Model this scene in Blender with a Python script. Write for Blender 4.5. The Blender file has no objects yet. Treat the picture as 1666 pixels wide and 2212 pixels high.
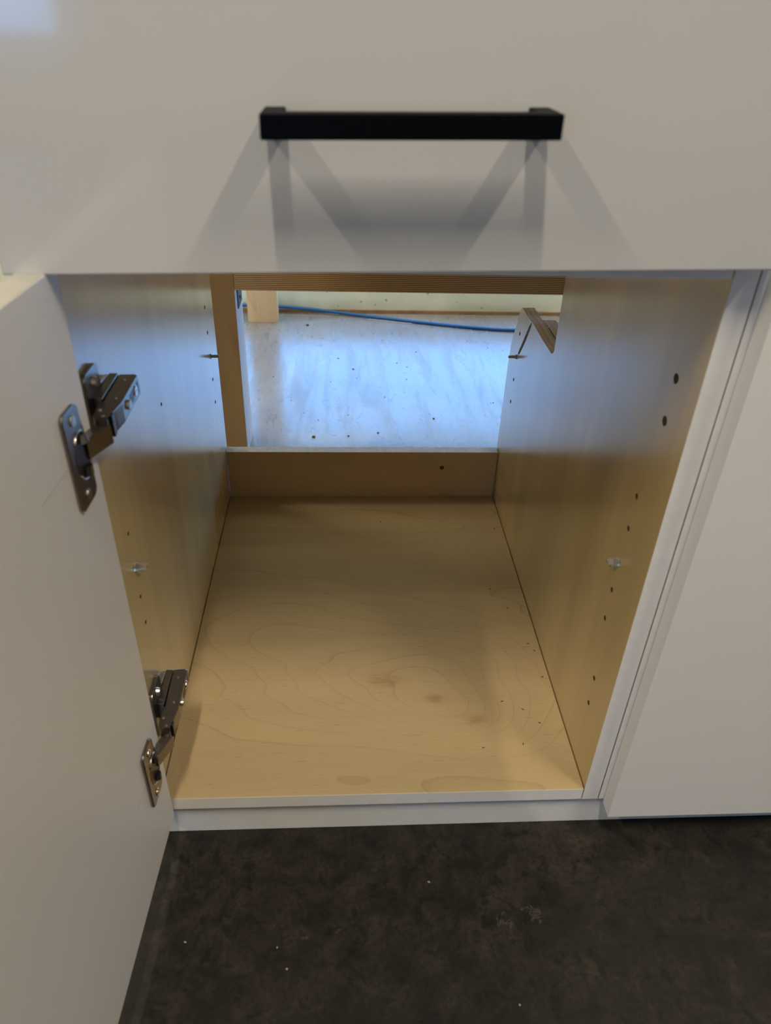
import bpy, bmesh, math, random
from mathutils import Vector, Matrix
random.seed(7)
S = bpy.context.scene
COL = S.collection
R = math.radians

# ------------------------------------------------------------------ camera
cd = bpy.data.cameras.new('camera')
cam = bpy.data.objects.new('camera', cd); COL.objects.link(cam)
cam.location = (.19356, -.48475, .69134)
cam.rotation_euler = (.97845, -.02975, -.04898)
cd.sensor_fit = 'VERTICAL'; cd.sensor_height = 36; cd.sensor_width = 36
cd.lens = 1590.45 / 2212 * 36
cd.clip_start = .01
cd.dof.use_dof = True; cd.dof.focus_distance = 1.05; cd.dof.aperture_fstop = 7.5
S.camera = cam

# ------------------------------------------------------------------ world, light, exposure
S.view_settings.view_transform = 'Standard'; S.view_settings.look = 'None'
S.view_settings.gamma = 1; S.view_settings.use_curve_mapping = False
S.view_settings.exposure = .08
SKY = 6.9
wd = bpy.data.worlds.new('sky'); S.world = wd; wd.use_nodes = True
nt = wd.node_tree; nt.nodes.clear()
o = nt.nodes.new('ShaderNodeOutputWorld'); b = nt.nodes.new('ShaderNodeBackground')
tc = nt.nodes.new('ShaderNodeTexCoord'); sx = nt.nodes.new('ShaderNodeSeparateXYZ'); cr = nt.nodes.new('ShaderNodeValToRGB')
nt.links.new(tc.outputs['Generated'], sx.inputs[0]); nt.links.new(sx.outputs['Z'], cr.inputs[0])
cr.color_ramp.elements[0].position = 0; cr.color_ramp.elements[0].color = (.17, .47, 1, 1)
cr.color_ramp.elements[1].position = .8; cr.color_ramp.elements[1].color = (.12, .40, 1, 1)
nt.links.new(cr.outputs[0], b.inputs[0]); b.inputs[1].default_value = SKY
nt.links.new(b.outputs[0], o.inputs[0])

FZ = -.067            # floor level
SCUFFS = ((.385, -.096, .016, .36), (.355, -.107, .018, .40), (.155, -.112, .008, .40), (.187, -.107, .004, .30))
CEIL = 2.85
WALL_Y = 1.735
LAMP_W = 32.0
REAR_W = 16.0  # power of the added fill lamps that brighten the rear
LAMP_COL = (1.0, .89, .725)


def portal(name, loc, rot, w, h):
    l = bpy.data.lights.new(name, 'AREA'); l.shape = 'RECTANGLE'; l.size = w; l.size_y = h
    l.cycles.is_portal = True
    ob = bpy.data.objects.new(name, l); COL.objects.link(ob); ob.location = loc; ob.rotation_euler = rot


portal('daylight_portal', (1.45, WALL_Y + .03, .2475), (R(-90), 0, 0), 3.5, .425)
portal('daylight_portal', (-2.725, -5.97, 1.0), (R(90), 0, 0), 1.75, 1.0)


# ------------------------------------------------------------------ node helpers
class N:
    def __init__(s, name, rough=.5, metal=0, color=None, coat=0, coat_rough=.05, ior=1.5):
        s.m = bpy.data.materials.new(name); s.m.use_nodes = True
        s.t = s.m.node_tree; s.b = s.t.nodes['Principled BSDF']
        s.b.inputs['Roughness'].default_value = rough; s.b.inputs['Metallic'].default_value = metal
        s.b.inputs['IOR'].default_value = ior
        s.b.inputs['Coat Weight'].default_value = coat; s.b.inputs['Coat Roughness'].default_value = coat_rough
        if color: s.b.inputs['Base Color'].default_value = (*color, 1)

    def new(s, k, **kw):
        n = s.t.nodes.new(k)
        for a, v in kw.items(): setattr(n, a, v)
        return n

    def put(s, sock, v):
        if hasattr(v, 'links'): s.t.links.new(v, sock)
        elif isinstance(v, (tuple, list)): sock.default_value = v if len(v) == len(sock.default_value) else (*v, 1)
        else: sock.default_value = v

    def math(s, op, a, b=0.0, c=0.0, clamp=False):
        n = s.new('ShaderNodeMath', operation=op, use_clamp=clamp)
        s.put(n.inputs[0], a); s.put(n.inputs[1], b); s.put(n.inputs[2], c)
        return n.outputs[0]

    def coords(s, scale=(1, 1, 1), loc=(0, 0, 0)):
        t = s.new('ShaderNodeTexCoord'); m = s.new('ShaderNodeMapping')
        s.t.links.new(t.outputs['Object'], m.inputs[0])
        m.inputs['Scale'].default_value = scale; m.inputs['Location'].default_value = loc
        return m.outputs[0]

    def noise(s, vec, scale=1, detail=2, rough=.5, dist=0.0, col=False):
        n = s.new('ShaderNodeTexNoise'); s.put(n.inputs['Vector'], vec)
        n.inputs['Scale'].default_value = scale; n.inputs['Detail'].default_value = detail
        n.inputs['Roughness'].default_value = rough; n.inputs['Distortion'].default_value = dist
        return n.outputs['Color' if col else 'Fac']

    def voro(s, vec, scale, feature='F1', rnd=1.0):
        n = s.new('ShaderNodeTexVoronoi', feature=feature); s.put(n.inputs['Vector'], vec)
        n.inputs['Scale'].default_value = scale; n.inputs['Randomness'].default_value = rnd
        return n.outputs['Distance']

    def ramp(s, f, stops):
        n = s.new('ShaderNodeValToRGB'); s.put(n.inputs[0], f)
        e = n.color_ramp.elements
        while len(e) < len(stops): e.new(.5)
        for i, (p, c) in enumerate(stops):
            e[i].position = p; e[i].color = (*c, 1) if not isinstance(c, (int, float)) else (c, c, c, 1)
        return n.outputs[0]

    def mix(s, f, a, b, mode='MIX'):
        n = s.new('ShaderNodeMix', data_type='RGBA', blend_type=mode)
        s.put(n.inputs[0], f); s.put(n.inputs[6], a); s.put(n.inputs[7], b)
        return n.outputs[2]

    def xyz(s, vec):
        n = s.new('ShaderNodeSeparateXYZ'); s.put(n.inputs[0], vec); return n.outputs

    def bump(s, h, strength=.2, dist=.001):
        n = s.new('ShaderNodeBump'); n.inputs['Strength'].default_value = strength; n.inputs['Distance'].default_value = dist
        s.put(n.inputs['Height'], h); s.t.links.new(n.outputs[0], s.b.inputs['Normal'])

    def color(s, c): s.put(s.b.inputs['Base Color'], c)
    def rough(s, r): s.put(s.b.inputs['Roughness'], r)


def plain(name, color, rough=.4, metal=0, coat=0, vary=.05, ior=1.5, scale=40):
    n = N(name, rough, metal, color, coat, ior=ior)
    v = n.noise(n.coords(), scale, 3)
    d = tuple(c * (1 - vary) for c in color); l = tuple(min(1, c * (1 + vary)) for c in color)
    n.color(n.ramp(v, [(.3, d), (.7, l)]))
    return n.m


def birch(name, grain, base, knots=(), rough=.3, rings=7.0, line=.16, pits=.5, fibre=.10, coat=0.0):
    """birch ply veneer; grain = axis index along the grain, knots = (a, b, radius, strength) in (x, y) object metres"""
    n = N(name, rough, coat=coat, coat_rough=rough * .85)
    n.b.inputs['Coat IOR'].default_value = 1.75
    sc = [1, 1, 1]
    for i in range(3): sc[i] = 1.7 if i == grain else 5.5
    p = n.coords(sc)
    h = n.noise(p, 1.0, 2.5, .45, .35)
    P = n.xyz(n.coords())
    cent = None
    for (ka, kb, kr, ks) in knots:
        dx = n.math('MULTIPLY', n.math('SUBTRACT', P[0], ka), .55)
        dy = n.math('SUBTRACT', P[1], kb)
        d2 = n.math('ADD', n.math('MULTIPLY', dx, dx), n.math('MULTIPLY', dy, dy))
        g = n.math('POWER', 2.718, n.math('MULTIPLY', d2, -1 / (kr * kr)))
        h = n.math('ADD', h, n.math('MULTIPLY', g, ks))
        g2 = n.math('POWER', 2.718, n.math('MULTIPLY', d2, -1 / (kr * kr * .022)))
        if ks < .32: continue
        cent = g2 if cent is None else n.math('MAXIMUM', cent, g2)
    fr = n.math('FRACT', n.math('MULTIPLY', h, rings))
    ln = n.math('POWER', fr, 22)                    # thin darker growth lines
    ln = n.math('MULTIPLY', ln, n.math('MULTIPLY_ADD', n.noise(p, 3, 2), 1.4, -.1, clamp=True))
    tone = n.noise(n.coords([.8 if i == grain else 9 for i in range(3)]), 1, 3)
    fib = n.noise(n.coords([14 if i == grain else 700 for i in range(3)]), 1, 2, .6)
    streak = n.noise(n.coords([45 if i == grain else 900 for i in range(3)], (3, 5, 7)), 1, 1)
    dk = tuple(c * .80 for c in base); lt = tuple(min(1, c * 1.12) for c in base)
    c = n.ramp(tone, [(.3, dk), (.7, lt)])
    c = n.mix(n.math('MULTIPLY', fr, line * .45), c, tuple(x * .78 for x in base))
    c = n.mix(n.math('MULTIPLY', ln, line * 3.2), c, (base[0] * .50, base[1] * .36, base[2] * .22))
    c = n.mix(n.ramp(fib, [(.35, fibre), (.65, 0.0)]), c, (base[0] * .5, base[1] * .42, base[2] * .32))
    c = n.mix(n.ramp(streak, [(.70, 0.0), (.76, pits)]), c, (.10, .055, .025))
    if cent is not None:
        kn = n.math('MULTIPLY', cent, n.math('MULTIPLY_ADD', n.noise(n.coords((60, 160, 60)), 1, 3), 1.6, -.2, clamp=True))
        c = n.mix(n.math('MULTIPLY', kn, .75), c, (.30, .145, .045))
    n.color(c)
    n.rough(n.ramp(fib, [(.3, rough + fibre * .3), (.7, rough - fibre * .1)]))
    n.bump(fib, fibre * .6, .0004)
    return n.m


def ply_edge(name, axis, pitch, dark, light):
    n = N(name, .6)
    P = n.xyz(n.coords())
    w = n.noise(n.coords((6, 60, 60)), 1, 2)
    f = n.math('FRACT', n.math('ADD', n.math('DIVIDE', P[axis], pitch), n.math('MULTIPLY', w, .25)))
    t = n.math('ABSOLUTE', n.math('MULTIPLY_ADD', f, 2, -1))
    fib = n.noise(n.coords((160, 400, 900)), 1, 3)
    c = n.ramp(t, [(.30, dark), (.62, light)])
    c = n.mix(n.math('MULTIPLY', fib, .5), c, tuple(x * .55 for x in light))
    n.color(c); n.bump(t, .3, .0006)
    return n.m


M = {}
BIRCH = (.60, .42, .175)
M['gloss'] = plain('white gloss front', (.61, .595, .565), .12, coat=.5, vary=.01, scale=3)
M['white'] = plain('white melamine', (.80, .77, .725), .38, vary=.012, scale=5)
M['edge'] = plain('white edge band', (.84, .81, .77), .42, vary=.03, scale=60)
M['kick'] = plain('painted toe kick', (.80, .785, .74), .5, vary=.04, scale=25)
M['birch_floor'] = birch('birch veneer across', 0, (.54, .40, .205),
                         [(.244, .162, .085, .60), (.305, .131, .04, .35), (.352, .097, .045, .4), (.12, .27, .085, .31), (.345, .215, .055, .30)], .40, 7.5)
M['birch_side'] = birch('birch veneer upright', 2, BIRCH, (), .22, 2.0, .03, .08, .035, 1.0)
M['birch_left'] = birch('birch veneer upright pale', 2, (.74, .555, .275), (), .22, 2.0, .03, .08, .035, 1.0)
M['birch_back'] = birch('birch veneer strip', 0, (.66, .46, .25), [(.361, -9, .1, .1)], .36, 5.0, .12)
M['raw_ply'] = ply_edge('raw sawn ply edge', 0, .0078, (.46, .28, .14), (.58, .39, .22))
M['rail_ply'] = ply_edge('laminated ply edge', 2, .0034, (.22, .11, .04), (.80, .48, .20))
M['post'] = birch('timber post', 2, (.43, .245, .08), (), .5, 6.0, .2, .1)
M['block'] = birch('softwood stud', 2, (.95, .68, .40), (), .6, 5.0, .12, .05)
M['post_white'] = plain('primed post side', (.80, .76, .74), .5, vary=.04)
M['nickel'] = plain('dark nickel', (.27, .245, .225), .26, 1, vary=.08, scale=200)
M['nickel_bright'] = plain('bright nickel screws', (.66, .60, .53), .2, 1, vary=.08, scale=200)
M['cup'] = plain('hinge cup dark', (.10, .085, .075), .35, 1, vary=.1)
M['black'] = plain('black powder coat', (.002, .0025, .004), .5, vary=.15, scale=300, ior=1.15)
M['hole'] = plain('drilled hole', (.055, .032, .014), .9)
M['steel'] = plain('steel pin', (.36, .34, .31), .3, 1)
M['pencil'] = plain('pencil line', (.35, .34, .33), .8)
M['cable'] = plain('blue cable jacket', (.008, .125, .38), .5)
M['cable_highlight'] = plain('pale cable highlight', (.62, .64, .62), .5)
M['curb'] = None
n = N('clear plastic', .12, 0, (.92, .90, .86), ior=1.45); n.b.inputs['Transmission Weight'].default_value = .9; M['clear'] = n.m

# pale green painted curb with scuffs
n = N('green painted plaster', .7)
v = n.noise(n.coords(), 14, 4); sp = n.voro(n.coords(), 26)
c = n.ramp(v, [(.3, (.74, .785, .60)), (.7, (.86, .89, .71))])
c = n.mix(n.ramp(sp, [(.06, .7), (.12, 0.0)]), c, (.16, .15, .11))
P = n.xyz(n.coords())
low_tone = n.math('MULTIPLY_ADD', P[2], -14, -.32, clamp=True)  # browner towards the bottom of the wall
c = n.mix(n.math('MULTIPLY', low_tone, n.noise(n.coords((6, 30, 30)), 1, 3)), c, (.25, .20, .13))
n.color(c); n.bump(v, .3, .002); M['curb'] = n.m

# dark sealed concrete
n = N('dark stained concrete', .42, ior=1.33)
a = n.noise(n.coords(), 3.5, 6, .62, .6); a2 = n.noise(n.coords((1, 1, 1), (4, 2, 0)), 34, 6, .68, .5); a3 = n.noise(n.coords(), 220, 4, .7)
a4 = n.noise(n.coords((1, 1, 1), (7, 1, 0)), 60, 3, .6, .3)
c = n.ramp(a, [(.28, (.011, .0088, .0065)), (.52, (.022, .0175, .0125)), (.75, (.036, .029, .021))])
c = n.mix(n.ramp(a2, [(.40, .7), (.55, 0.0)]), c, (.007, .006, .005))
c = n.mix(n.ramp(a2, [(.56, 0.0), (.72, .5)]), c, (.050, .0425, .0295))
c = n.mix(n.ramp(a4, [(.35, .85), (.45, 0.0)]), c, (.006, .005, .004))
c = n.mix(n.ramp(a3, [(.36, .65), (.56, 0.0)]), c, (.007, .006, .005))
P = n.xyz(n.coords())
wob = n.xyz(n.noise(n.coords(), 75, 3, .6, 0, True))
for (px, py, r, lo) in SCUFFS:                    # worn chipped patches showing pale aggregate
    dx = n.math('ADD', n.math('SUBTRACT', P[0], px), n.math('MULTIPLY_ADD', wob[0], r * 3.2, -r * 1.6)); dy = n.math('ADD', n.math('SUBTRACT', P[1], py), n.math('MULTIPLY_ADD', wob[1], r * 3.2, -r * 1.6))
    d2 = n.math('ADD', n.math('MULTIPLY', dx, dx), n.math('MULTIPLY', n.math('MULTIPLY', dy, dy), 2.2))
    g = n.math('POWER', 2.718, n.math('MULTIPLY', d2, -1 / (r * r)))
    e = n.math('MULTIPLY', g, n.noise(n.coords(), 230, 4, .65, 1.2))
    c = n.mix(n.ramp(e, [(lo, 0.0), (lo + .06, .7), (lo + .09, .7), (lo + .13, .1)]), c, (.085, .078, .062))
n.color(c); n.rough(n.ramp(a2, [(.3, .42), (.7, .62)])); n.bump(n.math('ADD', a2, n.math('MULTIPLY', a3, .3)), .18, .003)
M['concrete'] = n.m

# pale scuffed floor sheet behind the cabinet
n = N('pale scuffed sheet floor', .24, ior=1.75)
a = n.noise(n.coords(), 6, 4, .55, .3); st = n.noise(n.coords((26, 3.0, 1)), 1, 4, .6, .6); sp = n.voro(n.coords((1, 1.6, 1)), 21); sp2 = n.voro(n.coords((1, 1, 1), (2, 3, 0)), 75)
c = n.ramp(a, [(.3, (.24, .25, .255)), (.7, (.31, .32, .325))])
c = n.mix(n.ramp(st, [(.32, .40), (.50, 0.0)]), c, (.19, .195, .20))
c = n.mix(n.ramp(sp, [(.05, .85), (.09, 0.0)]), c, (.06, .055, .05))
c = n.mix(n.ramp(sp2, [(.06, .6), (.13, 0.0)]), c, (.13, .13, .13))
scr = n.noise(n.coords((18, 5, 1), (1, 8, 0)), 1, 1, .5, 1.5)
c = n.mix(n.ramp(scr, [(.492, 0.0), (.499, .75), (.501, .75), (.508, 0.0)]), c, (.14, .14, .145))
n.color(c); n.rough(n.ramp(st, [(.3, .36), (.6, .20)])); n.bump(sp2, .1, .001)
M['sheet'] = n.m
M['paint'] = plain('room wall paint', (.84, .81, .76), .8, vary=.02, scale=2)
M['ceil'] = plain('ceiling paint', (.86, .84, .81), .9, vary=.02, scale=2)
M['frame'] = plain('window frame metal', (.30, .31, .32), .4, .5)
M['ground'] = plain('pavement outside', (.42, .42, .41), .9, vary=.1, scale=4)
n = N('window glass'); t = n.t
tr = n.new('ShaderNodeBsdfTransparent'); gl = n.new('ShaderNodeBsdfGlossy'); gl.inputs['Roughness'].default_value = .02
mx = n.new('ShaderNodeMixShader'); mx.inputs[0].default_value = .06
t.links.new(tr.outputs[0], mx.inputs[1]); t.links.new(gl.outputs[0], mx.inputs[2])
t.links.new(mx.outputs[0], t.nodes['Material Output'].inputs[0]); M['glass'] = n.m
n = N('lamp diffuser', .4, 0, (.9, .9, .88)); n.b.inputs['Emission Color'].default_value = (*LAMP_COL, 1); n.b.inputs['Emission Strength'].default_value = 1.5
M['diffuser'] = n.m


# ------------------------------------------------------------------ mesh helpers
def bm_box(bm, x0, x1, y0, y1, z0, z1, bev=0.0, seg=2):
    g = bmesh.ops.create_cube(bm, size=1)
    vs = g['verts']
    for v in vs: v.co = Vector(((x0 + x1) / 2 + v.co.x * (x1 - x0), (y0 + y1) / 2 + v.co.y * (y1 - y0), (z0 + z1) / 2 + v.co.z * (z1 - z0)))
    if bev:
        es = list({e for v in vs for e in v.link_edges})
        bmesh.ops.bevel(bm, geom=es, offset=bev, segments=seg, affect='EDGES', profile=.5)
    return vs


def bm_prism(bm, pts, a0, a1, axis, bev=0.0):
    """polygon pts extruded along axis; pts in the two other axes in order (x,y),(x,z) or (y,z)"""
    def mk(p, a):
        return {0: (a, p[0], p[1]), 1: (p[0], a, p[1]), 2: (p[0], p[1], a)}[axis]
    A = [bm.verts.new(mk(p, a0)) for p in pts]; B = [bm.verts.new(mk(p, a1)) for p in pts]
    f = [bm.faces.new(A), bm.faces.new(B[::-1])]
    k = len(pts)
    for i in range(k): f.append(bm.faces.new((A[i], B[i], B[(i + 1) % k], A[(i + 1) % k])))
    bmesh.ops.recalc_face_normals(bm, faces=f)
    if bev:
        es = list({e for q in (f[0], f[1]) for e in q.edges})
        bmesh.ops.bevel(bm, geom=es, offset=bev, segments=2, affect='EDGES', profile=.5)


def bm_cyl(bm, p0, p1, r0, r1=None, seg=16):
    p0, p1 = Vector(p0), Vector(p1); r1 = r0 if r1 is None else r1
    d = p1 - p0; q = d.to_track_quat('Z', 'Y').to_matrix().to_4x4()
    bmesh.ops.create_cone(bm, cap_ends=True, segments=seg, radius1=r0, radius2=r1, depth=d.length,
                          matrix=Matrix.Translation((p0 + p1) / 2) @ q)


def bm_tube(bm, path, rad, seg=10):
    path = [Vector(p) for p in path]; rings = []
    for i, p in enumerate(path):
        t = (path[min(i + 1, len(path) - 1)] - path[max(i - 1, 0)]).normalized()
        u = t.cross(Vector((0, 0, 1))); u = u.normalized() if u.length > 1e-6 else Vector((1, 0, 0)); w = u.cross(t)
        r = rad[i] if isinstance(rad, (list, tuple)) else rad
        rings.append([bm.verts.new(p + (u * math.cos(a) + w * math.sin(a)) * r) for a in [2 * math.pi * k / seg for k in range(seg)]])
    for a, b in zip(rings, rings[1:]):
        for k in range(seg): bm.faces.new((a[k], a[(k + 1) % seg], b[(k + 1) % seg], b[k]))
    bm.faces.new(rings[0][::-1]); bm.faces.new(rings[-1])


def smooth_path(pts, sub=8):
    out = []
    P = [Vector(p) for p in pts]
    for i in range(len(P) - 1):
        a, b, c, d = P[max(i - 1, 0)], P[i], P[i + 1], P[min(i + 2, len(P) - 1)]
        for k in range(sub):
            t = k / sub
            out.append(.5 * ((2 * b) + (c - a) * t + (2 * a - 5 * b + 4 * c - d) * t * t + (3 * b - a - 3 * c + d) * t ** 3))
    out.append(P[-1]); return out


def obj(name, bm, mats, parent=None, smooth=False):
    bmesh.ops.recalc_face_normals(bm, faces=bm.faces)
    if bm.calc_volume(signed=True) < 0: bmesh.ops.reverse_faces(bm, faces=bm.faces)
    me = bpy.data.meshes.new(name); bm.to_mesh(me); bm.free()
    for m in (mats if isinstance(mats, list) else [mats]): me.materials.append(m)
    if smooth:
        for p in me.polygons: p.use_smooth = True
    ob = bpy.data.objects.new(name, me); COL.objects.link(ob)
    if parent is not None:
        ob.parent = parent
        off = Vector((0, 0, 0)); q = parent
        while q is not None: off += q.location; q = q.parent
        ob.location = -off
    return ob


def box(name, mat, parent, x0, x1, y0, y1, z0, z1, bev=.0006):
    bm = bmesh.new(); bm_box(bm, x0, x1, y0, y1, z0, z1, bev); return obj(name, bm, mat, parent)


def facemats(ob, rule):
    for p in ob.data.polygons: p.material_index = rule(p)


def empty(name, loc, label, cat, group=None):
    o = bpy.data.objects.new(name, None); COL.objects.link(o); o.location = loc; o.empty_display_size = .05
    o['label'] = label; o['category'] = cat
    if group: o['group'] = group
    return o


def tag(o, label, cat, group=None):
    o['label'] = label; o['category'] = cat
    if group: o['group'] = group
    return o


def struct(o): o['kind'] = 'structure'; return o


# ------------------------------------------------------------------ room shell
X0, X1, Y0 = -3.6, 4.4, -6.0
struct(box('floor', M['concrete'], None, X0, X1, Y0, .30, FZ - .1, FZ, 0))
struct(box('floor', M['sheet'], None, X0, X1, .3005, WALL_Y, FZ - .1, FZ, 0))
struct(box('ceiling', M['ceil'], None, X0, X1, Y0, WALL_Y, CEIL, CEIL + .1, 0))
struct(box('wall_left', M['paint'], None, X0 - .12, X0, Y0, WALL_Y, FZ, CEIL, 0))
struct(box('wall_right', M['paint'], None, X1, X1 + .12, Y0, WALL_Y, FZ, CEIL, 0))
bm = bmesh.new()                                           # front wall behind the photographer, with a window opening
for (a, b_, c_, d_) in ((-1.85, X1, FZ, CEIL), (X0, -1.85, FZ, .5), (X0, -1.85, 1.5, CEIL)):
    if b_ - a > .001: bm_box(bm, a, b_, Y0 - .15, Y0, c_, d_)
struct(obj('wall_front', bm, M['paint']))
SILL = .035; HEAD = .46; WX0, WX1 = -.3, 3.2
bm = bmesh.new()
for (a, b_, c_, d_) in ((X0, WX0, SILL, CEIL), (WX1, X1, SILL, CEIL), (WX0, WX1, HEAD, CEIL), (X0, X1, FZ, SILL)):
    bm_box(bm, a, b_, WALL_Y, WALL_Y + .16, c_, d_)
struct(obj('wall_back', bm, M['curb']))
struct(box('baseboard_back', plain('worn wood strip', (.30, .19, .09), .7, vary=.2), None, X0, X1, WALL_Y - .004, WALL_Y, FZ, FZ + .011, .001))


def window(nm, x0, x1, y, z0, z1, mull):
    w = bpy.data.objects.new(nm, None); COL.objects.link(w); w.location = ((x0 + x1) / 2, y, z0); struct(w)
    bm = bmesh.new(); f = .025
    bm_box(bm, x0, x1, y, y + .06, z0, z0 + f); bm_box(bm, x0, x1, y, y + .06, z1 - f, z1)
    for i in range(mull + 1):
        xc = x0 + f / 2 + (x1 - x0 - f) * i / mull
        bm_box(bm, xc - f / 2, xc + f / 2, y, y + .06, z0 + f, z1 - f)
    obj('window_frame', bm, M['frame'], w)
    for i in range(mull):
        a = x0 + f + (x1 - x0 - f) * i / mull; c_ = x0 + (x1 - x0 - f) * (i + 1) / mull
        box('pane', M['glass'], w, a, c_, y + .027, y + .033, z0 + f, z1 - f, 0)


window('window_1', WX0, WX1, WALL_Y + .06, SILL, HEAD, 2)
window('window_2', X0, -1.85, Y0 - .11, .5, 1.5, 1)
struct(box('ground', M['ground'], None, -12, 12, WALL_Y + .16, 20, FZ - .15, FZ - .03, 0))

# three linear ceiling lamps in front, plus three rear fill lamps added for brightness
for i, (x, ly) in enumerate(((-1.5, -1.1), (.09, -1.1), (1.5, -1.1), (-1.5, 1.34), (.06, 1.34), (1.5, 1.34))):
    hl = .45 if ly < 0 else .26
    e = empty('ceiling_lamp', (x, ly, CEIL),
              ('linear ceiling lamp left of the open cabinet', 'linear ceiling lamp straight in front of the open cabinet',
               'linear ceiling lamp right of the open cabinet',
               'added fill lamp over the pale rear floor on the left', 'added fill lamp over the pale rear floor in the middle',
               'added fill lamp over the pale rear floor on the right')[i], 'lamp', 'linear ceiling lamps')
    box('lamp_housing', M['white'], e, x - .06, x + .06, ly - hl, ly + hl, CEIL - .05, CEIL, .004)
    box('diffuser', M['diffuser'], e, x - .045, x + .045, ly - hl + .02, ly + hl - .02, CEIL - .056, CEIL - .05, .001)
    l = bpy.data.lights.new('tube_light', 'AREA'); l.shape = 'RECTANGLE'; l.size = .07; l.size_y = hl * 2 - .06
    l.energy = LAMP_W if ly < 0 else REAR_W; l.color = LAMP_COL
    lo = bpy.data.objects.new('tube_light', l); COL.objects.link(lo); lo.parent = e; lo.location = (0, 0, -.06)  # just under the diffuser

# ------------------------------------------------------------------ base cabinet
W = .455; T = .018; D = .607; TOP = .735
cab = empty('base_cabinet', (W / 2, .3, FZ + .049), 'open white base cabinet with birch plywood inside and no back', 'cabinet')
# left side panel
lp = box('side_panel', [M['birch_left'], M['edge']], cab, -T, -.0002, 0, D, -T, TOP, .0005)
facemats(lp, lambda p: 1 if p.normal.y < -.5 else 0)
lp['label'] = 'left birch side panel holding the hinges'
# right side panel, rear upper corner roughly sawn away
prof = [(0, -T), (0, TOP), (.377, TOP), (.3765, .50), (.3745, .42), (.373, .352), (.381, .3465), (.43, .3455), (.49, .347), (.53, .3445), (.560, .3455),
        (.568, .341), (.577, .322), (.590, .298), (.600, .277), (.605, .24), (.6065, .1), (D, -T)]
bm = bmesh.new(); bm_prism(bm, prof, W + .0002, W + T, 0, .0003)
rp = obj('side_panel', bm, [M['birch_side'], M['edge'], M['raw_ply']], cab)
facemats(rp, lambda p: 1 if (p.normal.y < -.5) else (2 if abs(p.normal.x) < .5 and (p.normal.z > .2 or p.normal.y > .5) else 0))
rp['label'] = 'right birch side panel with rear upper corner sawn away'
# bottom, back strip, front rail
bp = box('bottom_panel', [M['birch_floor'], M['edge']], cab, .0006, W - .0006, 0, D, -T, 0, .0004)
facemats(bp, lambda p: 1 if p.normal.y < -.5 else 0)
M['strip_top'] = plain('dusty pale strip top', (.60, .57, .55), .5, vary=.12, scale=120)
bs = box('back_strip', [M['birch_back'], M['strip_top']], cab, .0012, W - .0006, .589, D, .0004, .0878, .0004)
facemats(bs, lambda p: 1 if p.normal.z > .5 else 0)
bm = bmesh.new(); bm_cyl(bm, (.361, .5892, .058), (.361, .5885, .058), .0042, .0036, 14)
kn = obj('knot', bm, plain('dark knot', (.10, .05, .025), .7, vary=.5, scale=400), bs); kn['label'] = 'dark brown knot'
box('front_rail', M['edge'], cab, .0006, W - .0006, 0, .09, .552, .5695, .0005)
box('top_panel', M['white'], cab, 0, W, 0, D, TOP - T, TOP, .0005)


def hole(x, s, y, z, par, r=.0024):
    bm = bmesh.new()
    segs = 14
    # shallow countersunk cup: rim ring and dark floor
    for (ra, rb, xa, xb) in ((r * 1.25, r, .0000, .00022), (r, r * .86, .00022, .0001)):
        A = [bm.verts.new((x + s * xa, y + ra * math.cos(2 * math.pi * k / segs), z + ra * math.sin(2 * math.pi * k / segs))) for k in range(segs)]
        B = [bm.verts.new((x + s * xb, y + rb * math.cos(2 * math.pi * k / segs), z + rb * math.sin(2 * math.pi * k / segs))) for k in range(segs)]
        for k in range(segs): bm.faces.new((A[k], A[(k + 1) % segs], B[(k + 1) % segs], B[k]))
    bm.faces.new(B)
    return obj('shelf_pin_hole', bm, M['hole'], par)


for (y, z) in ((.545, .345), (.545, .308), (.547, .235), (.547, .198), (.065, .298), (.064, .225), (.064, .192), (.242, .341)):
    hole(0, 1, y, z, lp, .0022 if y > .3 else .0016)
for (y, z) in ((.555, .308), (.555, .235), (.555, .198)): hole(W, -1, y, z, rp, .0022)
for (y, z) in ((.042, .462), (.042, .425)): hole(W, -1, y, z, rp, .0034)
for (y, z) in ((.056, .343), (.056, .308), (.057, .234), (.056, .198), (.045, .124), (.043, .089)): hole(W, -1, y, z, rp, .0022)
# split in the sawn panel: a dark tapering sliver below the cut
bm = bmesh.new()
pts = [(.4985, .3445), (.502, .335), (.520, .308), (.543, .281), (.5475, .2785), (.5465, .2835), (.523, .314), (.506, .337)]
bm_prism(bm, pts, W - .0004, W + .0008, 0)
ck = obj('crack', bm, plain('split wood', (.16, .12, .08), .9, vary=.3, scale=200), rp); ck['label'] = 'dark split running down from the saw cut'
# loose fibres on the cut
bm = bmesh.new()
for pth in ([(.462, .545, .347), (.466, .530, .352), (.470, .518, .352), (.4725, .510, .357)], [(.466, .53, .348), (.470, .52, .349), (.4725, .512, .354)],
            [(.468, .47, .347), (.470, .462, .352), (.4725, .458, .358)], [(.458, .378, .352), (.456, .386, .345), (.4555, .392, .338)]):
    bm_tube(bm, smooth_path(pth, 5), .0004, 5)
sp = obj('splinter', bm, plain('pale fibres', (.75, .66, .52), .9), rp); sp['kind'] = 'stuff'

# drawer: front, box and bar handle, hung very slightly out of level
TILT = .02234


def tilt(bm):
    for v in bm.verts: v.co.z += TILT * (v.co.x - W / 2)


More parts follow.
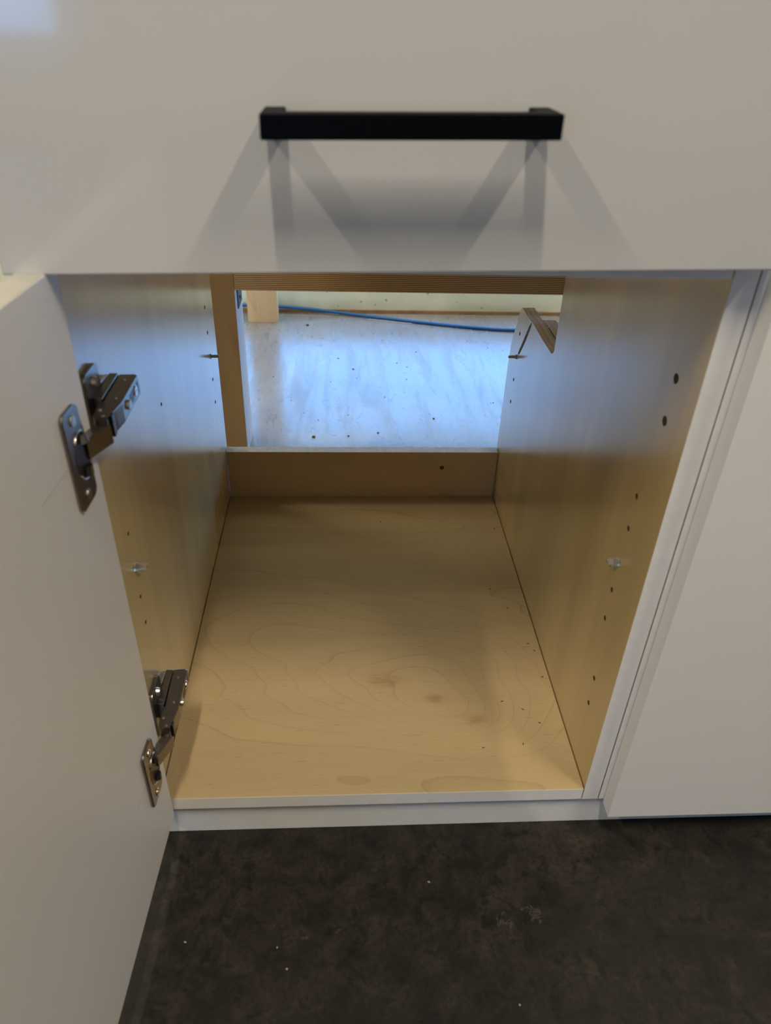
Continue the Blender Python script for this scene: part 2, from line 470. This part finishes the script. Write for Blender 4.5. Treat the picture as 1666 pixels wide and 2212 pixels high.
YF = -.021
bm = bmesh.new(); bm_box(bm, -.0137, .4715, YF, -.002, .5587, .727, .0012, 3); tilt(bm)
dr = obj('drawer', bm, M['gloss'], cab); dr['label'] = 'glossy white drawer front with black bar handle'
bm = bmesh.new()
bm_box(bm, .014, .026, -.0018, .36, .580, .70); bm_box(bm, W - .026, W - .014, -.0018, .36, .580, .70)
bm_box(bm, .026, W - .026, -.0018, .010, .580, .70); bm_box(bm, .026, W - .026, .348, .36, .580, .70); bm_box(bm, .026, W - .026, .010, .348, .586, .592)
db = obj('drawer_box', bm, M['birch_back'], dr)
hx0, hx1, hz, ha, hs = .1509, .3095, .6501, .01256, .0348
bm = bmesh.new(); y1 = YF - hs
pf = [(hx0, YF), (hx0, y1), (hx1, y1), (hx1, YF), (hx1 - .0115, YF), (hx1 - .0115, y1 + .0115), (hx0 + .0115, y1 + .0115), (hx0 + .0115, YF)]
bm_prism(bm, pf, hz - ha, hz, 2, .0007); tilt(bm)
h = obj('bar_handle', bm, M['black'], dr); h['label'] = 'square black bar handle'

# door, swung open about 93 degrees on the left
TH = .05109
HX, HY = .01262, -.003
dv = Vector((-math.sin(TH), -math.cos(TH), 0)); nv = Vector((math.cos(TH), -math.sin(TH), 0))


def dpt(u, w, z): return Vector((HX, HY, 0)) + dv * u + nv * w + Vector((0, 0, z))


def to_door(bm):
    for v in bm.verts: v.co = dpt(v.co.y, v.co.x, v.co.z)


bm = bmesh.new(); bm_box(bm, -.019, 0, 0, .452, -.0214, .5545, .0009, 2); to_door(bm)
door = obj('door', bm, [M['white'], plain('darkened door top', (.42, .395, .345), .5, vary=.03)], cab); facemats(door, lambda p: 1 if p.normal.z > .7 else 0)  # top face coloured darker to offset the strong lamp light on it
door['label'] = 'white slab door swung open on two hinges'
for (u0, u1, z) in ((.050, .094, .4345), (.050, .074, .0955)):
    bm = bmesh.new(); bm_box(bm, 0, .00012, u0, u1, z - .00022, z + .00022); to_door(bm)
    pm = obj('pencil_mark', bm, M['pencil'], door)


def hinge(zc, zp):
    """zc = centre on the door, zp = centre on the side panel"""
    # arm: folded channel running forward from the mounting plate, root of the hinge
    bm = bmesh.new()
    side = [(.011, .086), (.0235, .087), (.0262, .0845), (.0262, .034), (.0245, .022), (.0215, .004), (.0150, .000), (.0105, .010), (.0095, .030), (.012, .036)]
    bm_prism(bm, side, zp - .0085, zp + .0085, 2, .0009)
    arm = obj('hinge', bm, M['nickel'], cab); arm['label'] = 'dark nickel concealed hinge'
    # arm top detail: screws and cam slot on the face, rivets on the sides
    bm = bmesh.new()
    bm_cyl(bm, (.0255, .047, zp), (.0282, .047, zp), .0043, .0038); bm_box(bm, .0280, .0284, .0435, .0505, zp - .0006, zp + .0006); bm_box(bm, .0280, .0284, .0464, .0476, zp - .0034, zp + .0034)
    bm_cyl(bm, (.0255, .072, zp), (.0270, .072, zp), .0048, .0042); bm_box(bm, .0269, .0273, .0685, .0755, zp - .0006, zp + .0006)
    obj('screw', bm, M['nickel_bright'], arm)
    bm = bmesh.new()
    bm_box(bm, .02585, .0264, .055, .0655, zp - .0042, zp + .0042, .0002); bm_box(bm, .02585, .0264, .0775, .082, zp - .005, zp + .005, .0002)
    obj('cam_slot', bm, M['cup'], arm)
    bm = bmesh.new()
    bm_box(bm, .0225, .0247, .010, .0155, zp - .0086, zp + .0086, .0003)
    obj('band', bm, M['cup'], arm)
    bm = bmesh.new()
    for (x, y) in ((.018, .074), (.020, .040), (.0135, .020), (.0185, .010)):
        for s in (1, -1): bm_cyl(bm, (x, y, zp + s * .0083), (x, y, zp + s * .0092), .0017, .0012, 12)
    obj('rivet', bm, M['nickel_bright'], arm)['kind'] = 'stuff'
    # link from arm down into the door cup
    bm = bmesh.new()
    a = Vector((.0212, .0010, 0)); c_ = dpt(.0205, -.0005, 0)
    d = (c_ - a).normalized(); w = Vector((-d.y, d.x, 0))
    q = [a + w * .0055, a - w * .0042, c_ - w * .0050, c_ + w * .0055]
    bm_prism(bm, [(p.x, p.y) for p in q], (zp + zc) / 2 - .0078, (zp + zc) / 2 + .0078, 2, .0010)
    lk = obj('link', bm, M['nickel'], arm)
    bm = bmesh.new(); bm_cyl(bm, (.0195, .0025, zp - .0095), (.0195, .0025, zp + .0095), .0042, None, 14)
    obj('pivot', bm, M['cup'], arm)
    # cup flange on the door: rounded plate with a keyhole opening
    bm = bmesh.new(); pts = []

    def arc(cu, cz, r, a0, a1, k=6): return [(cu + r * math.cos(R(a0 + (a1 - a0) * i / k)), cz + r * math.sin(R(a0 + (a1 - a0) * i / k))) for i in range(k + 1)]
    hh = .0375
    out = arc(.0425, hh - .0055, .0055, 0, 90) + arc(.0275, hh - .0075, .0075, 90, 172) + [(.0195, .0215), (.0178, .016)] + arc(.0300, 0, .0155, 150, 210, 8) + [(.0172, -.016), (.0168, -.022)] \
        + arc(.0240, -hh + .0080, .0075, 188, 262) + arc(.0415, -hh + .0060, .0060, 275, 360)
    bm_prism(bm, [(u, z) for u, z in out], .0000, .0030, 0, .0009)
    for v in bm.verts: v.co = Vector((v.co.x, v.co.y, v.co.z + zc))
    to_door(bm)
    fl = obj('cup_flange', bm, M['nickel'], arm)
    bm = bmesh.new()
    ov = [(.0285 + .0125 * math.cos(2 * math.pi * k / 28), .0178 * math.sin(2 * math.pi * k / 28)) for k in range(28)]
    bm_prism(bm, ov, .0028, .0032, 0)
    for v in bm.verts: v.co.z += zc
    to_door(bm)
    obj('cup', bm, M['cup'], arm)
    bm = bmesh.new()                                     # bright lip round the cup
    ring = [dpt(.0285 + .0128 * math.cos(2 * math.pi * k / 28), .0032, zc + .0181 * math.sin(2 * math.pi * k / 28)) for k in range(3, 26)]
    bm_tube(bm, ring, .0007, 6)
    obj('cup_lip', bm, M['nickel_bright'], arm, True)
    bm = bmesh.new()                                     # spring roller inside the cup
    bm_cyl(bm, dpt(.0275, .004, zc - .0155), dpt(.0275, .004, zc - .0085), .0036, .0036, 14)
    bm_cyl(bm, dpt(.0260, .004, zc + .0095), dpt(.0260, .004, zc + .0155), .0045, .0030, 14)
    obj('spring', bm, M['nickel'], arm, False)
    for s in (1, -1):
        bm = bmesh.new(); p0 = (.0335, zc + s * .0285)
        bm_cyl(bm, dpt(p0[0], .0028, p0[1]), dpt(p0[0], .0041, p0[1]), .0042, .0036, 16)
        bm2 = [(-.0028, .0028, -.0005, .0005), (-.0005, .0005, -.0028, .0028)]
        for (a0, a1, b0, b1) in bm2:
            for v in bm_box(bm, .0040, .0044, p0[0] + a0, p0[0] + a1, p0[1] + b0, p0[1] + b1): v.co = dpt(v.co.y, v.co.x, v.co.z)
        obj('screw', bm, M['nickel_bright'], arm)
    # mounting plate on the side panel: winged base with raised rail
    bm = bmesh.new()
    wing = arc(.0540, .0250, .006, 0, 90, 4) + arc(.0320, .0250, .006, 90, 180, 4) + arc(.0320, -.0250, .006, 180, 270, 4) + arc(.0540, -.0250, .006, 270, 360, 4) \
        + [(.0605, -.013), (.082, -.010), (.082, .010), (.0605, .013)]
    bm_prism(bm, [(y, z + zp) for y, z in wing], 0, .0042, 0, .0008)
    bm_box(bm, .004, .0112, .036, .084, zp - .0105, zp + .0105, .0008)
    obj('mounting_plate', bm, M['nickel'], arm)
    for s in (1, -1):
        bm = bmesh.new()
        bm_cyl(bm, (.004, .0440, zp + s * .0205), (.0072, .0440, zp + s * .0205), .0048, .0036, 16)
        bm_box(bm, .0070, .0075, .0412, .0468, zp + s * .0205 - .0006, zp + s * .0205 + .0006)
        bm_box(bm, .0070, .0075, .0434, .0446, zp + s * .0205 - .0028, zp + s * .0205 + .0028)
        obj('screw', bm, M['nickel_bright'], arm)
    return arm


hinge(.4340, .4345)
hinge(.0935, .0955)

# shelf pins still pushed into their holes
for (x, s, y, z, lab, m) in ((0, 1, .547, .2715, 'short steel shelf pin in the rear row of the left panel', 'steel'),
                             (W, -1, .556, .2715, 'short steel shelf pin in the rear row of the sawn right panel', 'steel')):
    bm = bmesh.new(); bm_cyl(bm, (x + s * .0002, y, z), (x + s * .0015, y, z), .0036); bm_cyl(bm, (x + s * .0015, y, z), (x + s * .0115, y, z), .0022, .0022); bm_cyl(bm, (x + s * .0115, y, z), (x + s * .0125, y, z), .0022, .0014)
    tag(obj('shelf_pin', bm, M[m]), lab, 'shelf pin', 'shelf pins left in the cabinet')
for (x, s, y, z, lab) in ((0, 1, .064, .2605, 'clear plastic shelf pin near the front of the left panel'), (W, -1, .058, .2675, 'clear plastic shelf pin near the front of the right panel')):
    e = empty('shelf_pin', (x, y, z), lab, 'shelf pin', 'shelf pins left in the cabinet')
    bm = bmesh.new(); bm_cyl(bm, (x + s * .0002, y, z), (x + s * .0022, y, z), .0042, .0042); bm_cyl(bm, (x + s * .0022, y, z), (x + s * .004, y, z), .0042, .003)
    obj('stem', bm, M['clear'], e)
    bm = bmesh.new(); bm_box(bm, min(x + s * .0022, x + s * .0115), max(x + s * .0022, x + s * .0115), y - .0036, y + .0036, z - .0005, z + .0022, .0005)
    bm_prism(bm, [(y - .0008, z - .0004), (y + .0008, z - .0004), (y + .0008, z - .006), (y - .0008, z - .006)], min(x + s * .0022, x + s * .007), max(x + s * .0022, x + s * .007), 0)
    obj('support_ledge', bm, M['clear'], e)

# ------------------------------------------------------------------ toe kick and neighbour cabinet
tk = box('toe_kick', M['kick'], None, -T, 1.0, .006, .022, FZ, -T - .0004, .0006)
tag(tk, 'white painted toe kick board along the floor below the cabinets', 'board')
nb = empty('base_cabinet', (.72, .3, FZ + .049), 'closed white cabinet right of the open one', 'cabinet')
NX = W + T + .0010; NW = 1.0
prof2 = [(0, -T), (0, TOP), (.37, TOP), (.37, .36), (.374, .3475), (.42, .3465), (.47, .3475), (.508, .3455), (.516, .342), (.526, .325), (.60, .31), (D, -T)]
bm = bmesh.new(); bm_prism(bm, prof2, NX, NX + T, 0, .0003)
p2 = obj('side_panel', bm, [M['birch_side'], M['edge'], M['raw_ply']], nb)
facemats(p2, lambda p: 1 if (p.normal.y < -.5) else (2 if abs(p.normal.x) < .5 and (p.normal.z > .2 or p.normal.y > .5) else 0))
box('side_panel', M['birch_side'], nb, NW - T, NW, 0, D, -T, TOP)
box('bottom_panel', M['birch_floor'], nb, NX + T, NW - T, 0, D, -T, 0)
box('front_rail', M['edge'], nb, NX + T, NW - T, 0, .09, .552, .5695)
box('top_panel', M['white'], nb, NX + T, NW - T, 0, D, TOP - T, TOP)
box('back_strip', M['birch_back'], nb, NX + T, NW - T, .589, D, .0004, .0878)
box('door', M['white'], nb, .4787, NW - .003, YF, -.002, -.0214, .5560, .0009)
box('drawer', M['gloss'], nb, .4787, NW - .003, YF, -.002, .5605, .733, .0012)

wt = box('blocker', [M['white'], M['post']], None, -.03, 1.02, -.012, .96, TOP + .0015, TOP + .03, .002)  # added out of view to block rear lamp light; brown underside cuts bounce
facemats(wt, lambda p: 1 if p.normal.z < -.5 else 0)
tag(wt, 'unseen added worktop lying over both cabinets above the drawers', 'blocker')

# ------------------------------------------------------------------ behind the cabinet
fr = empty('plywood_bench_frame', (.4, .90, FZ), 'brown post and laminated plywood rail seen through the open cabinet back', 'frame')
po = box('post', [M['post'], M['post_white']], fr, -.090, -.002, .853, .945, FZ, .335, .0008)
facemats(po, lambda p: 1 if p.normal.x > .5 else 0)
po['label'] = 'brown upright post with pale side'
rl = box('rail', [M['rail_ply'], M['birch_back']], fr, -.0012, 1.20, .852, .944, .2735, .318, .0005)
facemats(rl, lambda p: 1 if abs(p.normal.z) > .5 else 0)
rl['label'] = 'thick rail with striped plywood edge'
box('post', M['post'], fr, 1.2008, 1.29, .853, .945, FZ, .335, .0008)
bm = bmesh.new(); bm_box(bm, -.0019, -.0004, .880, .936, .230, .2734, .0003); bm_box(bm, -.0004, .034, .880, .936, .2718, .2734, .0003)
for z in (.244, .260): bm_cyl(bm, (-.0006, .908, z), (.0012, .908, z), .0042, .003, 12)
br = obj('bracket', bm, plain('dark bracket', (.05, .055, .07), .45, .6), fr); br['label'] = 'small dark corner bracket under the rail'

wb = box('timber_stud', M['block'], None, -.084, .0035, 1.640, 1.676, FZ, .33, .0012)
tag(wb, 'pale upright timber stud standing near the green wall', 'stud')

pts = [(-.6, 1.722, -.044), (-.25, 1.722, -.040), (-.10, 1.7225, -.043), (0.0, 1.7225, -.046), (.07, 1.7215, -.050), (.138, 1.718, -.0555), (.215, 1.704, -.060), (.31, 1.677, -.0612), (.44, 1.640, -.0620),
       (.55, 1.611, -.0620), (.63, 1.594, -.0620), (.69, 1.588, -.0620), (.80, 1.586, -.0620), (1.0, 1.60, -.0620), (1.3, 1.64, -.0620)]
bm = bmesh.new(); bm_tube(bm, smooth_path(pts, 8), .0048, 10)
tag(obj('cable', bm, M['cable'], None, True), 'blue cable lying along the foot of the green wall', 'cable')
bm = bmesh.new(); bm_tube(bm, smooth_path([(.27, 1.672, -.0655), (.31, 1.666, -.0655), (.36, 1.650, -.0655), (.40, 1.641, -.0655)], 6), .0013, 8)  # pale strand paints the bright highlight under the lifted cable
tag(obj('highlight_strand', bm, M['cable_highlight'], None, True), 'pale strand standing for the highlight under the blue cable', 'highlight_strand')

# crumbs and chips on the floors
bm = bmesh.new()


def crumb(x, y, z, r):
    m = Matrix.Translation((x, y, z + r * .3)) @ Matrix.Rotation(random.random() * 6, 4, 'Z') @ Matrix.Diagonal((r * random.uniform(.7, 1.7), r, r * .5, 1))
    bmesh.ops.create_icosphere(bm, subdivisions=1, radius=1, matrix=m)


for _ in range(15): crumb(random.uniform(.0, .62), random.uniform(-.38, .0), FZ, random.uniform(.0006, .0013))
c1 = obj('floor_crumbs', bm, plain('pale crumbs', (.30, .27, .22), .9, vary=.3)); c1['kind'] = 'stuff'
tag(c1, 'pale crumbs scattered over the dark concrete floor', 'debris')
bm = bmesh.new()
for (x, y, a) in ((.441, .491, 0), (.408, .338, .8), (.426, .296, -.6), (.440, .224, .2), (.446, .211, 2.2), (.446, .164, .5), (.410, .112, -.7), (.426, .091, -.4), (.400, .061, 1.2), (.353, .057, .4), (.255, .511, 1.9), (.387, .125, .3)):
    m = Matrix.Translation((x, y, .0004)) @ Matrix.Rotation(a, 4, 'Z') @ Matrix.Diagonal((.0021, .0007, .0005, 1))
    bmesh.ops.create_icosphere(bm, subdivisions=1, radius=1, matrix=m)
c3 = obj('wood_chips', bm, plain('dark wood chips', (.09, .055, .03), .9, vary=.3)); c3['kind'] = 'stuff'
tag(c3, 'dark wood chips scattered on the cabinet bottom near its right side', 'debris')
bm = bmesh.new()
for (x, y, r) in ((.13, .93, .0045), (.205, .935, .003), (.27, .95, .003), (.09, 1.62, .006), (.22, 1.30, .003), (.40, 1.02, .003)): crumb(x, y, FZ, r)
for _ in range(40): crumb(random.uniform(.0, .7), random.uniform(.86, 1.6), FZ, random.uniform(.0008, .002))
c2 = obj('dirt_specks', bm, plain('brown grit', (.09, .07, .05), .9, vary=.3)); c2['kind'] = 'stuff'
tag(c2, 'brown grit on the pale floor behind the cabinet', 'debris')
